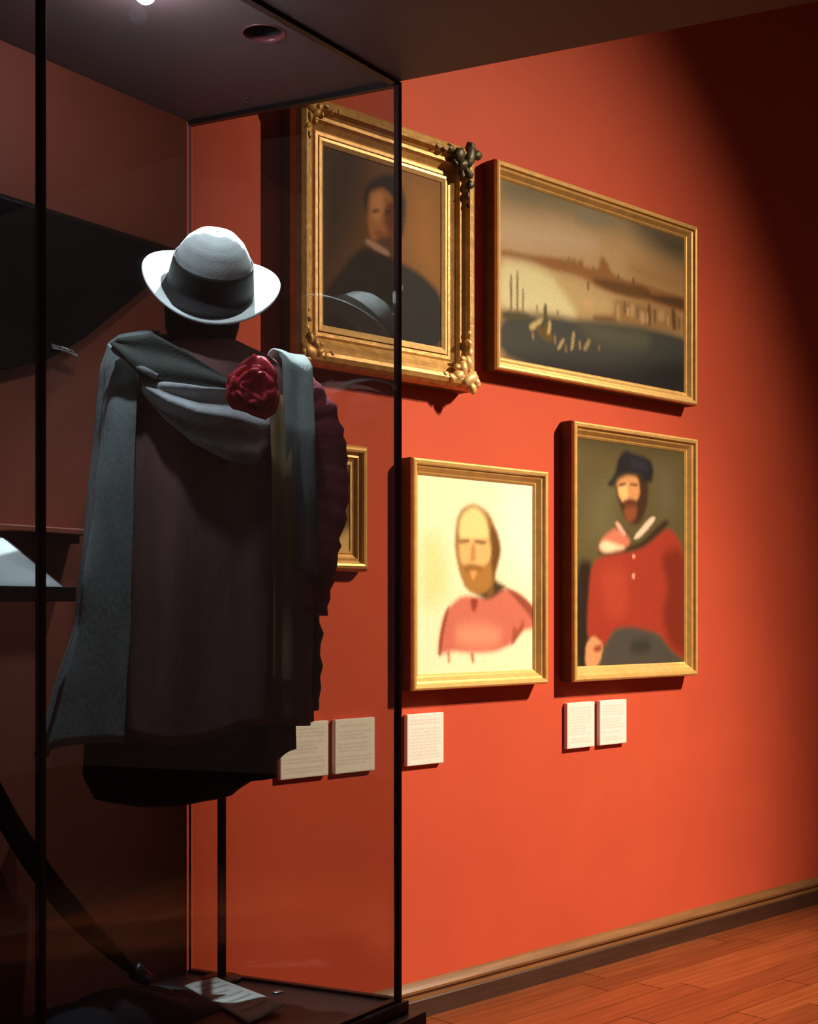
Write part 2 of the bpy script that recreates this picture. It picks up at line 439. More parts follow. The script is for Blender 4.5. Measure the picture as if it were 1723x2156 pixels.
# ------------------------------------------------------------------ artwork
ART = {
 'P1': ((118, 76, 30), [
  ((58, 38, 28), 0.1, [(-0.336, 0.848), (-0.051, 0.865), (-0.095, 0.609), (-0.153, 0.435), (-0.336, 0.087)]),  # left background painted darker for the shadow and case glass over it
  ((146, 94, 32), 0.08, [(0.125, 0.733), (0.285, 0.745), (0.285, 0.378), (0.148, 0.463), (0.117, 0.541)]),
  ((30, 20, 17), 0.012, [(-0.095, 0.664), (-0.051, 0.706), (0.025, 0.742), (0.078, 0.723), (0.108, 0.662), (0.105, 0.595), (0.09, 0.519), (0.063, 0.531), (0.04, 0.604), (-0.051, 0.624), (-0.077, 0.58), (-0.091, 0.588), (-0.101, 0.619)]),
  ((186, 120, 62), 0.01, [(-0.071, 0.652), (-0.006, 0.683), (0.044, 0.66), (0.059, 0.597), (0.046, 0.527), (0.017, 0.491), (-0.021, 0.471), (-0.064, 0.49), (-0.079, 0.531), (-0.077, 0.602)]),
  ((118, 62, 30), 0.016, [(0.013, 0.637), (0.063, 0.647), (0.067, 0.559), (0.036, 0.509), (0.006, 0.542), (-0.002, 0.584)]),
  ((214, 150, 90), 0.014, [(-0.058, 0.644), (-0.013, 0.665), (-0.002, 0.612), (-0.021, 0.559), (-0.058, 0.562)]),
  ((150, 80, 48), 0.01, [(-0.051, 0.52), (0.002, 0.527), (-0.002, 0.513), (-0.047, 0.507)]),
  ((60, 34, 22), 0.006, [(-0.058, 0.592), (-0.024, 0.601), (-0.024, 0.591), (-0.058, 0.583)]),
  ((60, 34, 22), 0.006, [(0.002, 0.604), (0.036, 0.609), (0.034, 0.598), (0.002, 0.595)]),
  ((96, 58, 32), 0.012, [(-0.051, 0.492), (0.04, 0.526), (0.063, 0.453), (-0.006, 0.446)]),
  ((20, 16, 16), 0.012, [(-0.095, 0.462), (0.025, 0.44), (0.101, 0.426), (0.196, 0.403), (0.301, 0.341), (0.301, 0.117), (-0.315, 0.111), (-0.315, 0.232), (-0.218, 0.338), (-0.153, 0.414)]),
  ((188, 150, 130), 0.006, [(-0.088, 0.485), (-0.047, 0.479), (0.021, 0.462), (0.028, 0.441), (-0.051, 0.454), (-0.089, 0.469)]),
  ((150, 130, 120), 0.005, [(0.072, 0.346), (0.09, 0.349), (0.09, 0.334), (0.072, 0.331)]),
  ((40, 30, 30), 0.01, [(0.025, 0.435), (0.055, 0.429), (0.071, 0.348), (0.063, 0.253), (0.051, 0.345)]),
 ]),
 'L': ((176, 142, 98), [
  ((96, 90, 68), 0.1, [(-0.65, 0.834), (0.704, 0.857), (0.704, 0.712), (-0.004, 0.716), (-0.65, 0.636)]),
  ((66, 58, 44), 0.12, [(0.236, 0.775), (0.704, 0.831), (0.704, 0.58), (0.438, 0.627)]),
  ((186, 160, 132), 0.07, [(-0.65, 0.609), (-0.275, 0.64), (-0.004, 0.623), (-0.096, 0.56), (-0.65, 0.481)]),
  ((150, 112, 66), 0.08, [(0.187, 0.582), (0.704, 0.611), (0.704, 0.485), (0.285, 0.491)]),
  ((120, 112, 98), 0.05, [(-0.142, 0.723), (0.09, 0.735), (0.09, 0.711), (-0.133, 0.69)]),
  ((140, 92, 46), 0.012, [(-0.61, 0.483), (-0.446, 0.488), (-0.31, 0.504), (-0.187, 0.515), (-0.16, 0.526), (-0.146, 0.511), (-0.128, 0.523), (-0.11, 0.529), (-0.096, 0.5), (0.0, 0.508), (0.01, 0.556), (0.029, 0.565), (0.057, 0.55), (0.09, 0.506), (0.187, 0.493), (0.285, 0.503), (0.386, 0.496), (0.661, 0.491), (0.661, 0.41), (0.386, 0.423), (0.187, 0.422), (-0.004, 0.426), (-0.142, 0.455), (-0.344, 0.454), (-0.446, 0.458), (-0.61, 0.45)]),
  ((98, 66, 28), 0.012, [(-0.051, 0.464), (0.09, 0.477), (0.187, 0.481), (0.366, 0.487), (0.366, 0.438), (0.187, 0.427), (-0.004, 0.437)]),
  ((84, 54, 26), 0.012, [(0.285, 0.455), (0.661, 0.491), (0.661, 0.428), (0.417, 0.434)]),
  ((212, 202, 156), 0.03, [(-0.626, 0.442), (-0.446, 0.452), (-0.31, 0.432), (-0.151, 0.379), (-0.151, 0.271), (-0.31, 0.275), (-0.626, 0.233)]),
  ((188, 160, 112), 0.03, [(-0.31, 0.432), (-0.096, 0.445), (-0.004, 0.414), (0.1, 0.396), (0.09, 0.33), (-0.133, 0.296)]),
  ((205, 160, 122), 0.015, [(-0.106, 0.369), (-0.041, 0.374), (-0.032, 0.346), (-0.096, 0.336)]),
  ((150, 114, 68), 0.02, [(0.109, 0.415), (0.661, 0.422), (0.661, 0.322), (0.386, 0.308), (0.09, 0.301)]),
  ((120, 82, 46), 0.014, [(-0.041, 0.31), (0.109, 0.327), (0.128, 0.3), (-0.032, 0.283)]),
  ((62, 62, 58), 0.02, [(-0.626, 0.227), (-0.31, 0.27), (-0.142, 0.272), (0.138, 0.302), (0.386, 0.314), (0.704, 0.309), (0.704, 0.013), (-0.626, 0.034)]),
  ((84, 82, 66), 0.04, [(-0.151, 0.259), (0.09, 0.283), (0.366, 0.293), (0.336, 0.216), (-0.004, 0.2)]),
  ((30, 27, 28), 0.06, [(-0.626, 0.056), (-0.275, 0.101), (0.09, 0.113), (0.704, 0.227), (0.704, -0.024), (-0.626, -0.019)]),
  ((70, 66, 40), 0.014, [(-0.61, 0.246), (-0.463, 0.258), (-0.429, 0.23), (-0.61, 0.203)]),
  ((104, 92, 60), 0.005, [(-0.56, 0.389), (-0.548, 0.391), (-0.548, 0.239), (-0.56, 0.237)]),
  ((104, 92, 60), 0.005, [(-0.522, 0.412), (-0.511, 0.414), (-0.511, 0.239), (-0.522, 0.238)]),
  ((112, 100, 66), 0.005, [(-0.488, 0.347), (-0.478, 0.348), (-0.478, 0.244), (-0.488, 0.243)]),
  ((80, 72, 40), 0.006, [(-0.357, 0.307), (-0.336, 0.31), (-0.331, 0.205), (-0.357, 0.201)]),
  ((190, 170, 110), 0.008, [(-0.45, 0.205), (-0.387, 0.241), (-0.361, 0.251), (-0.37, 0.227), (-0.429, 0.186)]),
  ((96, 76, 36), 0.008, [(-0.404, 0.211), (-0.344, 0.22), (-0.284, 0.173), (-0.327, 0.156), (-0.395, 0.179)]),
  ((186, 160, 104), 0.006, [(-0.327, 0.245), (-0.31, 0.247), (-0.313, 0.197), (-0.336, 0.182)]),
  ((168, 146, 98), 0.006, [(-0.275, 0.135), (-0.24, 0.184), (-0.222, 0.181), (-0.253, 0.138)]),
  ((168, 146, 98), 0.006, [(-0.187, 0.141), (-0.173, 0.222), (-0.155, 0.219), (-0.169, 0.149)]),
  ((150, 130, 90), 0.006, [(-0.106, 0.157), (-0.069, 0.208), (-0.051, 0.199), (-0.083, 0.154)]),
  ((176, 146, 104), 0.008, [(0.119, 0.375), (0.148, 0.386), (0.148, 0.321), (0.124, 0.317)]),
  ((176, 146, 104), 0.008, [(0.216, 0.391), (0.246, 0.407), (0.251, 0.348), (0.221, 0.338)]),
  ((186, 150, 110), 0.008, [(0.29, 0.372), (0.32, 0.377), (0.326, 0.329), (0.295, 0.325)]),
  ((96, 66, 36), 0.008, [(0.346, 0.417), (0.366, 0.42), (0.371, 0.324), (0.348, 0.32)]),
  ((176, 140, 96), 0.008, [(0.417, 0.397), (0.469, 0.411), (0.474, 0.363), (0.428, 0.35)]),
  ((190, 152, 104), 0.005, [(0.09, 0.377), (0.104, 0.381), (0.105, 0.344), (0.092, 0.342)]),
  ((110, 88, 60), 0.005, [(0.172, 0.401), (0.186, 0.406), (0.188, 0.35), (0.174, 0.348)]),
  ((196, 156, 107), 0.005, [(0.196, 0.376), (0.21, 0.38), (0.212, 0.342), (0.198, 0.34)]),
  ((120, 96, 66), 0.005, [(0.265, 0.392), (0.279, 0.397), (0.281, 0.341), (0.267, 0.339)]),
  ((180, 144, 99), 0.005, [(0.336, 0.373), (0.35, 0.377), (0.352, 0.333), (0.338, 0.331)]),
  ((100, 80, 55), 0.005, [(0.392, 0.4), (0.406, 0.404), (0.408, 0.335), (0.394, 0.333)]),
  ((176, 140, 96), 0.005, [(0.49, 0.384), (0.505, 0.389), (0.507, 0.343), (0.492, 0.341)]),
  ((110, 88, 60), 0.005, [(0.574, 0.39), (0.589, 0.395), (0.592, 0.337), (0.577, 0.335)]),
  ((110, 88, 60), 0.005, [(-0.078, 0.442), (-0.065, 0.447), (-0.064, 0.41), (-0.076, 0.408)]),
  ((120, 96, 66), 0.005, [(-0.24, 0.494), (-0.228, 0.499), (-0.226, 0.474), (-0.238, 0.472)]),
  ((130, 104, 71), 0.005, [(-0.205, 0.523), (-0.192, 0.528), (-0.19, 0.492), (-0.203, 0.49)]),
  ((120, 96, 66), 0.005, [(-0.041, 0.512), (-0.028, 0.517), (-0.027, 0.486), (-0.04, 0.484)]),
  ((110, 88, 60), 0.005, [(0.128, 0.507), (0.142, 0.511), (0.144, 0.48), (0.13, 0.477)]),
  ((96, 76, 52), 0.005, [(0.236, 0.51), (0.25, 0.515), (0.252, 0.483), (0.238, 0.48)]),
  ((150, 120, 82), 0.005, [(-0.429, 0.18), (-0.417, 0.184), (-0.416, 0.154), (-0.427, 0.153)]),
  ((140, 112, 77), 0.005, [(-0.292, 0.188), (-0.28, 0.192), (-0.278, 0.157), (-0.291, 0.155)]),
  ((130, 104, 71), 0.005, [(-0.222, 0.159), (-0.21, 0.162), (-0.208, 0.132), (-0.22, 0.131)]),
  ((150, 120, 82), 0.005, [(-0.133, 0.188), (-0.12, 0.192), (-0.118, 0.155), (-0.131, 0.154)]),
  ((120, 96, 66), 0.005, [(-0.004, 0.188), (0.009, 0.192), (0.011, 0.167), (-0.002, 0.165)]),
  ((150, 120, 82), 0.005, [(-0.404, 0.294), (-0.392, 0.298), (-0.39, 0.246), (-0.402, 0.245)]),
  ((140, 112, 77), 0.005, [(-0.275, 0.292), (-0.263, 0.296), (-0.261, 0.26), (-0.273, 0.258)]),
  ((96, 66, 36), 0.008, [(0.521, 0.426), (0.553, 0.431), (0.564, 0.333), (0.532, 0.329)]),
 ]),
 'P2': ((250, 238, 200), [
  ((252, 246, 224), 0.08, [(0.118, 0.799), (0.411, 0.818), (0.411, 0.38), (0.17, 0.448)]),
  ((244, 222, 160), 0.05, [(-0.307, 0.571), (-0.203, 0.575), (-0.145, 0.374), (-0.222, 0.306), (-0.307, 0.306)]),
  ((206, 112, 92), 0.012, [(-0.217, 0.124), (-0.208, 0.205), (-0.179, 0.292), (-0.086, 0.354), (0.035, 0.341), (0.139, 0.388), (0.245, 0.361), (0.322, 0.311), (0.355, 0.271), (0.355, 0.224), (0.245, 0.211), (0.208, 0.161), (0.097, 0.131), (-0.036, 0.131), (-0.145, 0.14)]),
  ((226, 146, 118), 0.03, [(-0.115, 0.238), (0.035, 0.244), (0.139, 0.215), (0.118, 0.152), (-0.115, 0.156)]),
  ((150, 74, 56), 0.006, [(-0.214, 0.124), (-0.205, 0.205), (-0.174, 0.292), (-0.15, 0.313), (-0.164, 0.272), (-0.188, 0.198), (-0.198, 0.124)]),
  ((150, 74, 56), 0.008, [(0.149, 0.388), (0.245, 0.361), (0.344, 0.3), (0.355, 0.224), (0.289, 0.286), (0.224, 0.336)]),
  ((164, 84, 62), 0.008, [(0.192, 0.158), (0.208, 0.236), (0.235, 0.214), (0.267, 0.264), (0.272, 0.221), (0.213, 0.165)]),
  ((200, 120, 84), 0.005, [(-0.169, 0.144), (-0.152, 0.143), (-0.149, 0.096), (-0.16, 0.096)]),
  ((200, 120, 84), 0.005, [(-0.041, 0.134), (-0.021, 0.134), (-0.016, 0.092), (-0.03, 0.093)]),
  ((74, 58, 32), 0.012, [(-0.026, 0.368), (0.087, 0.426), (0.118, 0.405), (0.17, 0.388), (0.097, 0.345), (0.035, 0.334)]),
  ((150, 60, 44), 0.008, [(-0.041, 0.341), (0.01, 0.341), (-0.011, 0.289), (-0.031, 0.293)]),
  ((150, 112, 56), 0.01, [(-0.127, 0.531), (-0.117, 0.633), (-0.086, 0.682), (-0.016, 0.705), (0.066, 0.673), (0.113, 0.602), (0.136, 0.525), (0.107, 0.454), (0.087, 0.377), (-0.006, 0.355), (-0.066, 0.375), (-0.107, 0.456)]),
  ((240, 216, 146), 0.014, [(-0.103, 0.62), (-0.076, 0.669), (-0.016, 0.693), (0.04, 0.665), (0.066, 0.6), (0.061, 0.558), (-0.096, 0.552)]),
  ((232, 184, 118), 0.012, [(-0.103, 0.565), (0.071, 0.572), (0.081, 0.502), (0.035, 0.446), (-0.066, 0.443), (-0.1, 0.49)]),
  ((110, 72, 30), 0.012, [(0.071, 0.628), (0.113, 0.595), (0.136, 0.525), (0.107, 0.454), (0.081, 0.384), (0.066, 0.446), (0.087, 0.517)]),
  ((172, 120, 56), 0.012, [(-0.098, 0.463), (-0.041, 0.471), (0.025, 0.459), (0.081, 0.481), (0.087, 0.391), (0.02, 0.354), (-0.051, 0.372), (-0.086, 0.416)]),
  ((150, 100, 44), 0.008, [(-0.076, 0.457), (-0.026, 0.47), (0.035, 0.459), (0.025, 0.445), (-0.026, 0.451), (-0.066, 0.44)]),
  ((226, 160, 96), 0.006, [(-0.041, 0.444), (-0.001, 0.445), (-0.016, 0.413), (-0.031, 0.413)]),
  ((130, 88, 46), 0.008, [(-0.098, 0.56), (-0.046, 0.566), (-0.046, 0.552), (-0.098, 0.547)]),
  ((130, 88, 46), 0.008, [(-0.016, 0.565), (0.05, 0.561), (0.047, 0.547), (-0.016, 0.551)]),
  ((196, 140, 80), 0.008, [(-0.034, 0.547), (-0.014, 0.548), (-0.006, 0.483), (-0.041, 0.478)]),
  ((130, 86, 40), 0.008, [(0.097, 0.377), (0.076, 0.383), (0.045, 0.355), (0.087, 0.349)]),
 ]),
 'P3': ((92, 80, 48), [
  ((106, 98, 66), 0.1, [(-0.275, 0.781), (-0.122, 0.863), (-0.146, 0.606), (-0.31, 0.592)]),
  ((100, 90, 66), 0.08, [(0.175, 0.922), (0.305, 0.931), (0.332, 0.74), (0.201, 0.718)]),
  ((66, 56, 32), 0.06, [(-0.389, 1.058), (0.412, 1.071), (0.412, 1.017), (-0.389, 0.987)]),
  ((42, 30, 20), 0.02, [(-0.389, 0.504), (-0.264, 0.5), (-0.304, 0.183), (-0.315, 0.047), (-0.389, 0.05)]),
  ((64, 40, 22), 0.012, [(-0.128, 0.848), (-0.05, 0.89), (0.061, 0.891), (0.118, 0.857), (0.105, 0.743), (0.049, 0.665), (-0.038, 0.676), (-0.092, 0.74)]),
  ((30, 28, 32), 0.012, [(-0.182, 0.826), (-0.125, 0.874), (-0.101, 0.949), (-0.05, 0.987), (0.011, 0.975), (0.124, 0.963), (0.154, 0.92), (0.142, 0.855), (0.08, 0.858), (0.049, 0.888), (-0.05, 0.885), (-0.113, 0.862), (-0.132, 0.822)]),
  ((44, 42, 54), 0.02, [(-0.013, 0.952), (0.099, 0.946), (0.118, 0.91), (-0.001, 0.909)]),
  ((208, 146, 92), 0.01, [(-0.113, 0.849), (-0.038, 0.878), (0.042, 0.875), (0.055, 0.801), (0.014, 0.755), (-0.068, 0.755), (-0.103, 0.798)]),
  ((240, 186, 122), 0.012, [(-0.098, 0.824), (-0.038, 0.839), (-0.032, 0.781), (-0.068, 0.764), (-0.095, 0.792)]),
  ((96, 50, 28), 0.008, [(-0.074, 0.76), (-0.013, 0.782), (0.036, 0.766), (0.03, 0.743), (-0.062, 0.74)]),
  ((136, 72, 42), 0.012, [(-0.062, 0.738), (0.036, 0.751), (0.024, 0.694), (-0.026, 0.673), (-0.056, 0.698)]),
  ((70, 40, 24), 0.006, [(-0.098, 0.836), (-0.05, 0.845), (-0.05, 0.834), (-0.096, 0.825)]),
  ((70, 40, 24), 0.006, [(-0.019, 0.845), (0.036, 0.844), (0.036, 0.835), (-0.018, 0.836)]),
  ((158, 54, 36), 0.012, [(-0.287, 0.492), (-0.182, 0.532), (-0.001, 0.552), (0.099, 0.585), (0.253, 0.667), (0.338, 0.628), (0.385, 0.548), (0.453, 0.433), (0.453, 0.065), (0.332, 0.091), (0.266, 0.13), (0.201, 0.193), (0.024, 0.209), (-0.122, 0.225), (-0.205, 0.131), (-0.315, 0.176), (-0.31, 0.313)]),
  ((172, 64, 44), 0.04, [(-0.24, 0.465), (-0.05, 0.498), (-0.026, 0.276), (-0.182, 0.248)]),
  ((120, 40, 24), 0.03, [(0.201, 0.543), (0.358, 0.586), (0.453, 0.433), (0.453, 0.065), (0.279, 0.13), (0.214, 0.276), (0.266, 0.391)]),
  ((58, 38, 26), 0.012, [(-0.24, 0.533), (-0.182, 0.532), (-0.001, 0.552), (0.099, 0.577), (0.279, 0.683), (0.24, 0.705), (0.074, 0.599), (-0.013, 0.574), (-0.217, 0.538)]),
  ((206, 120, 92), 0.012, [(-0.234, 0.566), (-0.205, 0.607), (-0.116, 0.651), (-0.038, 0.617), (-0.013, 0.588), (-0.074, 0.549), (-0.217, 0.538)]),
  ((228, 214, 176), 0.012, [(-0.234, 0.566), (-0.194, 0.593), (-0.098, 0.574), (-0.05, 0.565), (-0.194, 0.537)]),
  ((232, 170, 150), 0.006, [(-0.128, 0.669), (-0.098, 0.674), (-0.044, 0.621), (-0.068, 0.615)]),
  ((222, 198, 172), 0.006, [(-0.003, 0.605), (0.137, 0.711), (0.177, 0.702), (0.049, 0.607)]),
  ((226, 160, 130), 0.004, [(-0.001, 0.537), (0.018, 0.537), (0.018, 0.521), (-0.001, 0.52)]),
  ((226, 160, 130), 0.004, [(-0.003, 0.455), (0.016, 0.455), (0.016, 0.433), (-0.003, 0.433)]),
  ((74, 68, 62), 0.016, [(-0.205, 0.124), (-0.128, 0.211), (-0.001, 0.226), (0.175, 0.193), (0.266, 0.123), (0.372, 0.066), (0.358, 0.02), (-0.229, 0.038)]),
  ((56, 54, 44), 0.02, [(-0.013, 0.165), (0.124, 0.171), (0.137, 0.11), (-0.013, 0.106)]),
  ((206, 148, 104), 0.008, [(-0.323, 0.155), (-0.269, 0.192), (-0.203, 0.153), (-0.223, 0.081), (-0.275, 0.039), (-0.327, 0.062)]),
  ((150, 70, 46), 0.008, [(-0.275, 0.14), (-0.217, 0.153), (-0.217, 0.124), (-0.261, 0.118)]),
 ]),
}

def sdf(poly, X, Z):
    n = len(poly); d = np.full(X.shape, 1e9); inside = np.zeros(X.shape, bool)
    for i in range(n):
        ax, az = poly[i]; bx, bz = poly[(i + 1) % n]
        ex, ez = bx - ax, bz - az; wx, wz = X - ax, Z - az
        tt = np.clip((wx * ex + wz * ez) / (ex * ex + ez * ez + 1e-12), 0, 1)
        d = np.minimum(d, np.hypot(wx - ex * tt, wz - ez * tt))
        c = ((az > Z) != (bz > Z)) & (X < (bx - ax) * (Z - az) / (bz - az + 1e-12) + ax)
        inside ^= c
    return np.where(inside, d, -d)

def smooth(poly, k=2):                          # rounded brush outlines
    for _ in range(k):
        q = []
        for i in range(len(poly)):
            a, b = poly[i], poly[(i + 1) % len(poly)]
            q += [(a[0] * .8 + b[0] * .2, a[1] * .8 + b[1] * .2), (a[0] * .2 + b[0] * .8, a[1] * .2 + b[1] * .8)]
        poly = q
    return poly

def canvas(name, x0, x1, z0, z1, y, bgc, layers, m, parent, step=.005):
    nx = int((x1 - x0) / step); nz = int((z1 - z0) / step)
    xs = np.linspace(x0, x1, nx + 1); zs = np.linspace(z0, z1, nz + 1)
    X, Z = np.meshgrid(xs, zs)
    C = np.zeros(X.shape + (3,)); C[:] = lin(bgc)
    rg = np.random.RandomState(7)
    jx = rg.normal(0, .0012, X.shape); jz = rg.normal(0, .0012, X.shape)
    for col, soft, poly in layers:
        if m == 'oil_paint': poly = smooth(poly); soft = soft * 1.2 + .002
        a = sdf(poly, X + jx, Z + jz)
        a = np.clip(a / max(soft, 1e-4) * .5 + .5, 0, 1); a = a * a * (3 - 2 * a)
        C += (np.array(lin(col)) - C) * a[..., None]
    C *= (1 + rg.normal(0, .035, X.shape))[..., None]
    vv = np.stack([X.ravel(), np.full(X.size, y), Z.ravel()], 1)
    w = nx + 1
    me = bpy.data.meshes.new(name)
    me.from_pydata(vv.tolist(), [], [(j * w + i, j * w + i + 1, (j + 1) * w + i + 1, (j + 1) * w + i) for j in range(nz) for i in range(nx)])
    at = me.color_attributes.new('Paint', 'FLOAT_COLOR', 'POINT')
    at.data.foreach_set('color', np.concatenate([np.clip(C.reshape(-1, 3), 0, 1), np.ones((X.size, 1))], 1).astype(np.float32).ravel())
    return link(name, me, m, parent)

def rail(w, h, fw, prof, side):
    # one mitred moulding; prof = (distance in from the outer edge, depth from the wall)
    vv = []
    for end in (0, 1):
        for q, d in prof:
            if side == 'b': p = ((-w / 2 + q) if end == 0 else (w / 2 - q), -d, q)
            if side == 't': p = ((-w / 2 + q) if end == 0 else (w / 2 - q), -d, h - q)
            if side == 'l': p = (-w / 2 + q, -d, q if end == 0 else h - q)
            if side == 'r': p = (w / 2 - q, -d, q if end == 0 else h - q)
            vv.append(p)
    n = len(prof)
    ff = [(i, i + 1, n + i + 1, n + i) for i in range(n - 1)] + [(n - 1, 0, n, 2 * n - 1), tuple(range(n)), tuple(range(n, 2 * n))]
    return vv, ff

def picture(name, s, z, w, h, fw, prof, gilt, slip, slip_mat, art, label, cdepth):
    rt = root(name, on_wall(s, z), WA); tag(rt, label, 'painting')
    for sd_ in 'btlr':
        v, f = rail(w, h, fw, prof, sd_); o = obj('frame_rail', v, f, gilt, rt)
        o.data.materials.append(MATS['frame_back'])
        o.data.polygons[0].material_index = 1              # outer edge coloured dark to stand in for the frame's shadow
    if slip:
        pr = [(fw - .001, cdepth - .012), (fw - .001, cdepth + .010), (fw + slip * .4, cdepth + .011), (fw + slip, cdepth + .003), (fw + slip, cdepth - .012)]
        for sd_ in 'btlr':
            v, f = rail(w, h, fw, pr, sd_); obj('slip_rail', v, f, slip_mat, rt)
    q = fw - .004
    bgc, layers = art
    canvas('canvas', -w / 2 + q, w / 2 - q, q, h - q, -cdepth, bgc, layers, 'oil_paint', rt)
    v, f = box(-w / 2 + .02, w / 2 - .02, -cdepth + .006, -.004, .02, h - .02); obj('backing_board', v, f, 'frame_back', rt)
    return rt

def profile(fw, e, pts): return [(0, .004)] + [(a * fw, b * e) for a, b in pts] + [(fw, .018), (fw * .5, .004)]
plain = [(0, .80), (.06, .96), (.16, 1.0), (.34, .97), (.42, .84), (.56, .80), (.80, .60), (.88, .58), (1.0, .50)]
ornate = [(0, .55), (.05, .78), (.14, .92), (.26, 1.0), (.36, .96), (.42, .80), (.50, .72), (.60, .74), (.66, .62), (.80, .50), (.86, .56), (.95, .56), (1.0, .46)]

# ornate portrait, upper left
p1 = picture('ornate_portrait', -1.439, 2.335, .878, .915, .128, profile(.128, .105, ornate), 'gilt_old', .022, 'gilt_pale', ART['P1'],
             'portrait of a dark coated man in wide ornate gilded frame, upper left', .05)
def ornament(cx, cz, sx, sz, m, k=1.0):
    bm = bmesh.new()
    rg = random.Random(int(cx * 100 + cz * 37))
    spots = [(0, 0, .040, .022), (.045, .006, .024, .018), (.006, .048, .024, .018), (.078, -.004, .018, .014), (-.004, .080, .018, .014), (.105, .004, .012, .011), (.004, .108, .013, .011),
             (.03, .03, .026, .022), (-.026, -.008, .020, .016), (-.008, -.026, .020, .016), (.132, 0, .009, .009), (0, .138, .010, .009), (.056, .030, .014, .012), (.030, .056, .014, .012)]
    for x, z_, r_, d in [(x * k, z_ * k, r_ * k, d) for x, z_, r_, d in spots]:
        mt = Matrix.Translation((cx + sx * x, -.092 - rg.uniform(0, .008), cz + sz * z_)) @ Matrix.Rotation(rg.uniform(0, 3), 4, 'Y') @ Matrix.Diagonal((r_, d, r_ * rg.uniform(.55, .8), 1))
        bmesh.ops.create_icosphere(bm, subdivisions=2, radius=1, matrix=mt)
    for vv in bm.verts:
        vv.co += Vector((rg.uniform(-1, 1), rg.uniform(-1, 1), rg.uniform(-1, 1))) * .0025
    bmobj('corner_ornament', bm, m, p1, True)
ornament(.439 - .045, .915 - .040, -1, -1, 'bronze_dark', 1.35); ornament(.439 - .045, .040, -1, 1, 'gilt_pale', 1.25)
ornament(-.439 + .045, .915 - .040, 1, -1, 'gilt_old'); ornament(-.439 + .045, .040, 1, 1, 'gilt_old')

picture('harbour_painting', -.1885, 2.438, 1.355, .812, .058, profile(.058, .075, plain), 'gilt', 0, None, ART['L'],
        'wide harbour landscape with boats in a plain gilded frame, upper right', .036)
picture('bust_portrait', -.9365, 1.215, .761, .850, .058, profile(.058, .075, plain), 'gilt', 0, None, ART['P2'],
        'cream portrait sketch of a bald bearded man in pink, in gilded frame', .036)
picture('red_shirt_portrait', .048, 1.215, .890, 1.072, .062, profile(.062, .075, plain), 'gilt', 0, None, ART['P3'],
        'portrait of bearded man in black cap and red shirt, in gilded frame', .036)
hid = ((104, 74, 34), [((214, 178, 112), .02, [(.0, .0), (.20, .0), (.20, .16), (.16, .14), (.05, .07)]), ((70, 46, 24), .05, [(-.2, .2), (.1, .2), (.1, .42), (-.2, .42)])])
picture('small_gilt_painting', -1.766, 1.644, .50, .444, .074, profile(.074, .06, ornate), 'gilt', 0, None, hid,
        'small dim painting in gilded frame half hidden behind the mannequin', .03)

# ------------------------------------------------------------------ wall labels
def wall_label(s, w, label, seed):
    rt = root('wall_label', on_wall(s, .937), WA); tag(rt, label, 'label', 'white text labels below the paintings')
    h = .189
    v, f = box(-w / 2, w / 2, -.020, -.002, 0, h); bevel(obj('card', v, f, 'card_white', rt), .0015)
    rg = random.Random(seed); lay = []
    z = h - .022
    while z > .02:
        x1 = w / 2 - .016 - rg.random() * (.05 if rg.random() < .4 else .01)
        lay.append(((212, 206, 198), .003, [(-w / 2 + .014, z), (x1, z), (x1, z - .004), (-w / 2 + .014, z - .004)])); z -= .012 if rg.random() > .2 else .02
    canvas('printed_face', -w / 2 + .003, w / 2 - .003, .003, h - .003, -.0206, (238, 234, 226), lay, 'print_card', rt, .003)
wall_label(-1.782, .212, 'white text label partly covered by the mannequin hem', 1)
wall_label(-1.551, .188, 'white text label just left of the glass case corner', 2)
wall_label(-1.200, .190, 'single white text label below the cream bearded portrait', 3)
wall_label(-.286, .180, 'left of two white text labels below the red shirt portrait', 4)
wall_label(-.067, .186, 'right of two white text labels below the red shirt portrait', 5)

# ------------------------------------------------------------------ mannequin and its clothes
MC = Vector((-.50, 3.33, 0)); MA = R(20)
FX = lambda u: (u - 453) * .00117
FZ = lambda v_: 1.5 + (1290 - v_) * .0011
def mroot(name, z): return root(name, MC + Vector((0, 0, z)), MA)

mn = mroot('mannequin', PL)
tag(mn, 'black headed mannequin form on a thin dark pole inside the glass case', 'mannequin')
zz = -PL
v, f = lathe([(.002, 2.335 + zz), (.05, 2.325 + zz), (.078, 2.29 + zz), (.090, 2.24 + zz), (.088, 2.19 + zz), (.076, 2.15 + zz), (.068, 2.12 + zz), (.066, 2.08 + zz), (.085, 2.05 + zz)], 28, 1.0, 1.12)
obj('head_form', v, f, 'form_black', mn, True)
secb = [(2.12, 0, .07, .065), (2.08, .01, .17, .085), (2.02, .01, .20, .105), (1.8, 0, .19, .115), (1.45, 0, .19, .12), (1.10, 0, .18, .115)]
def ringloft(sec, zs, n, mod=None, p=.85):
    vv = []; ff = []
    for i, z in enumerate(zs):
        cx, a, b = interp(sec, z)
        for k in range(n):
            q = 2 * math.pi * k / n
            s_, c_ = math.sin(q), math.cos(q)
            m_ = 1 + (mod(q, z) if mod else 0)
            vv.append((cx + m_ * a * math.copysign(abs(s_) ** p, s_), -m_ * b * math.copysign(abs(c_) ** p, c_), z))
    for i in range(len(zs) - 1):
        for k in range(n):
            k2 = (k + 1) % n; ff.append((i * n + k, i * n + k2, (i + 1) * n + k2, (i + 1) * n + k))
    return vv, ff
v, f = ringloft(secb, [2.12, 2.08, 2.02, 1.9, 1.6, 1.3, 1.1], 24)
f.append(tuple(range(24))); f.append(tuple(range(6 * 24, 7 * 24)))
obj('torso_form', [(x, y, z - PL) for x, y, z in v], f, 'form_black', mn, True)
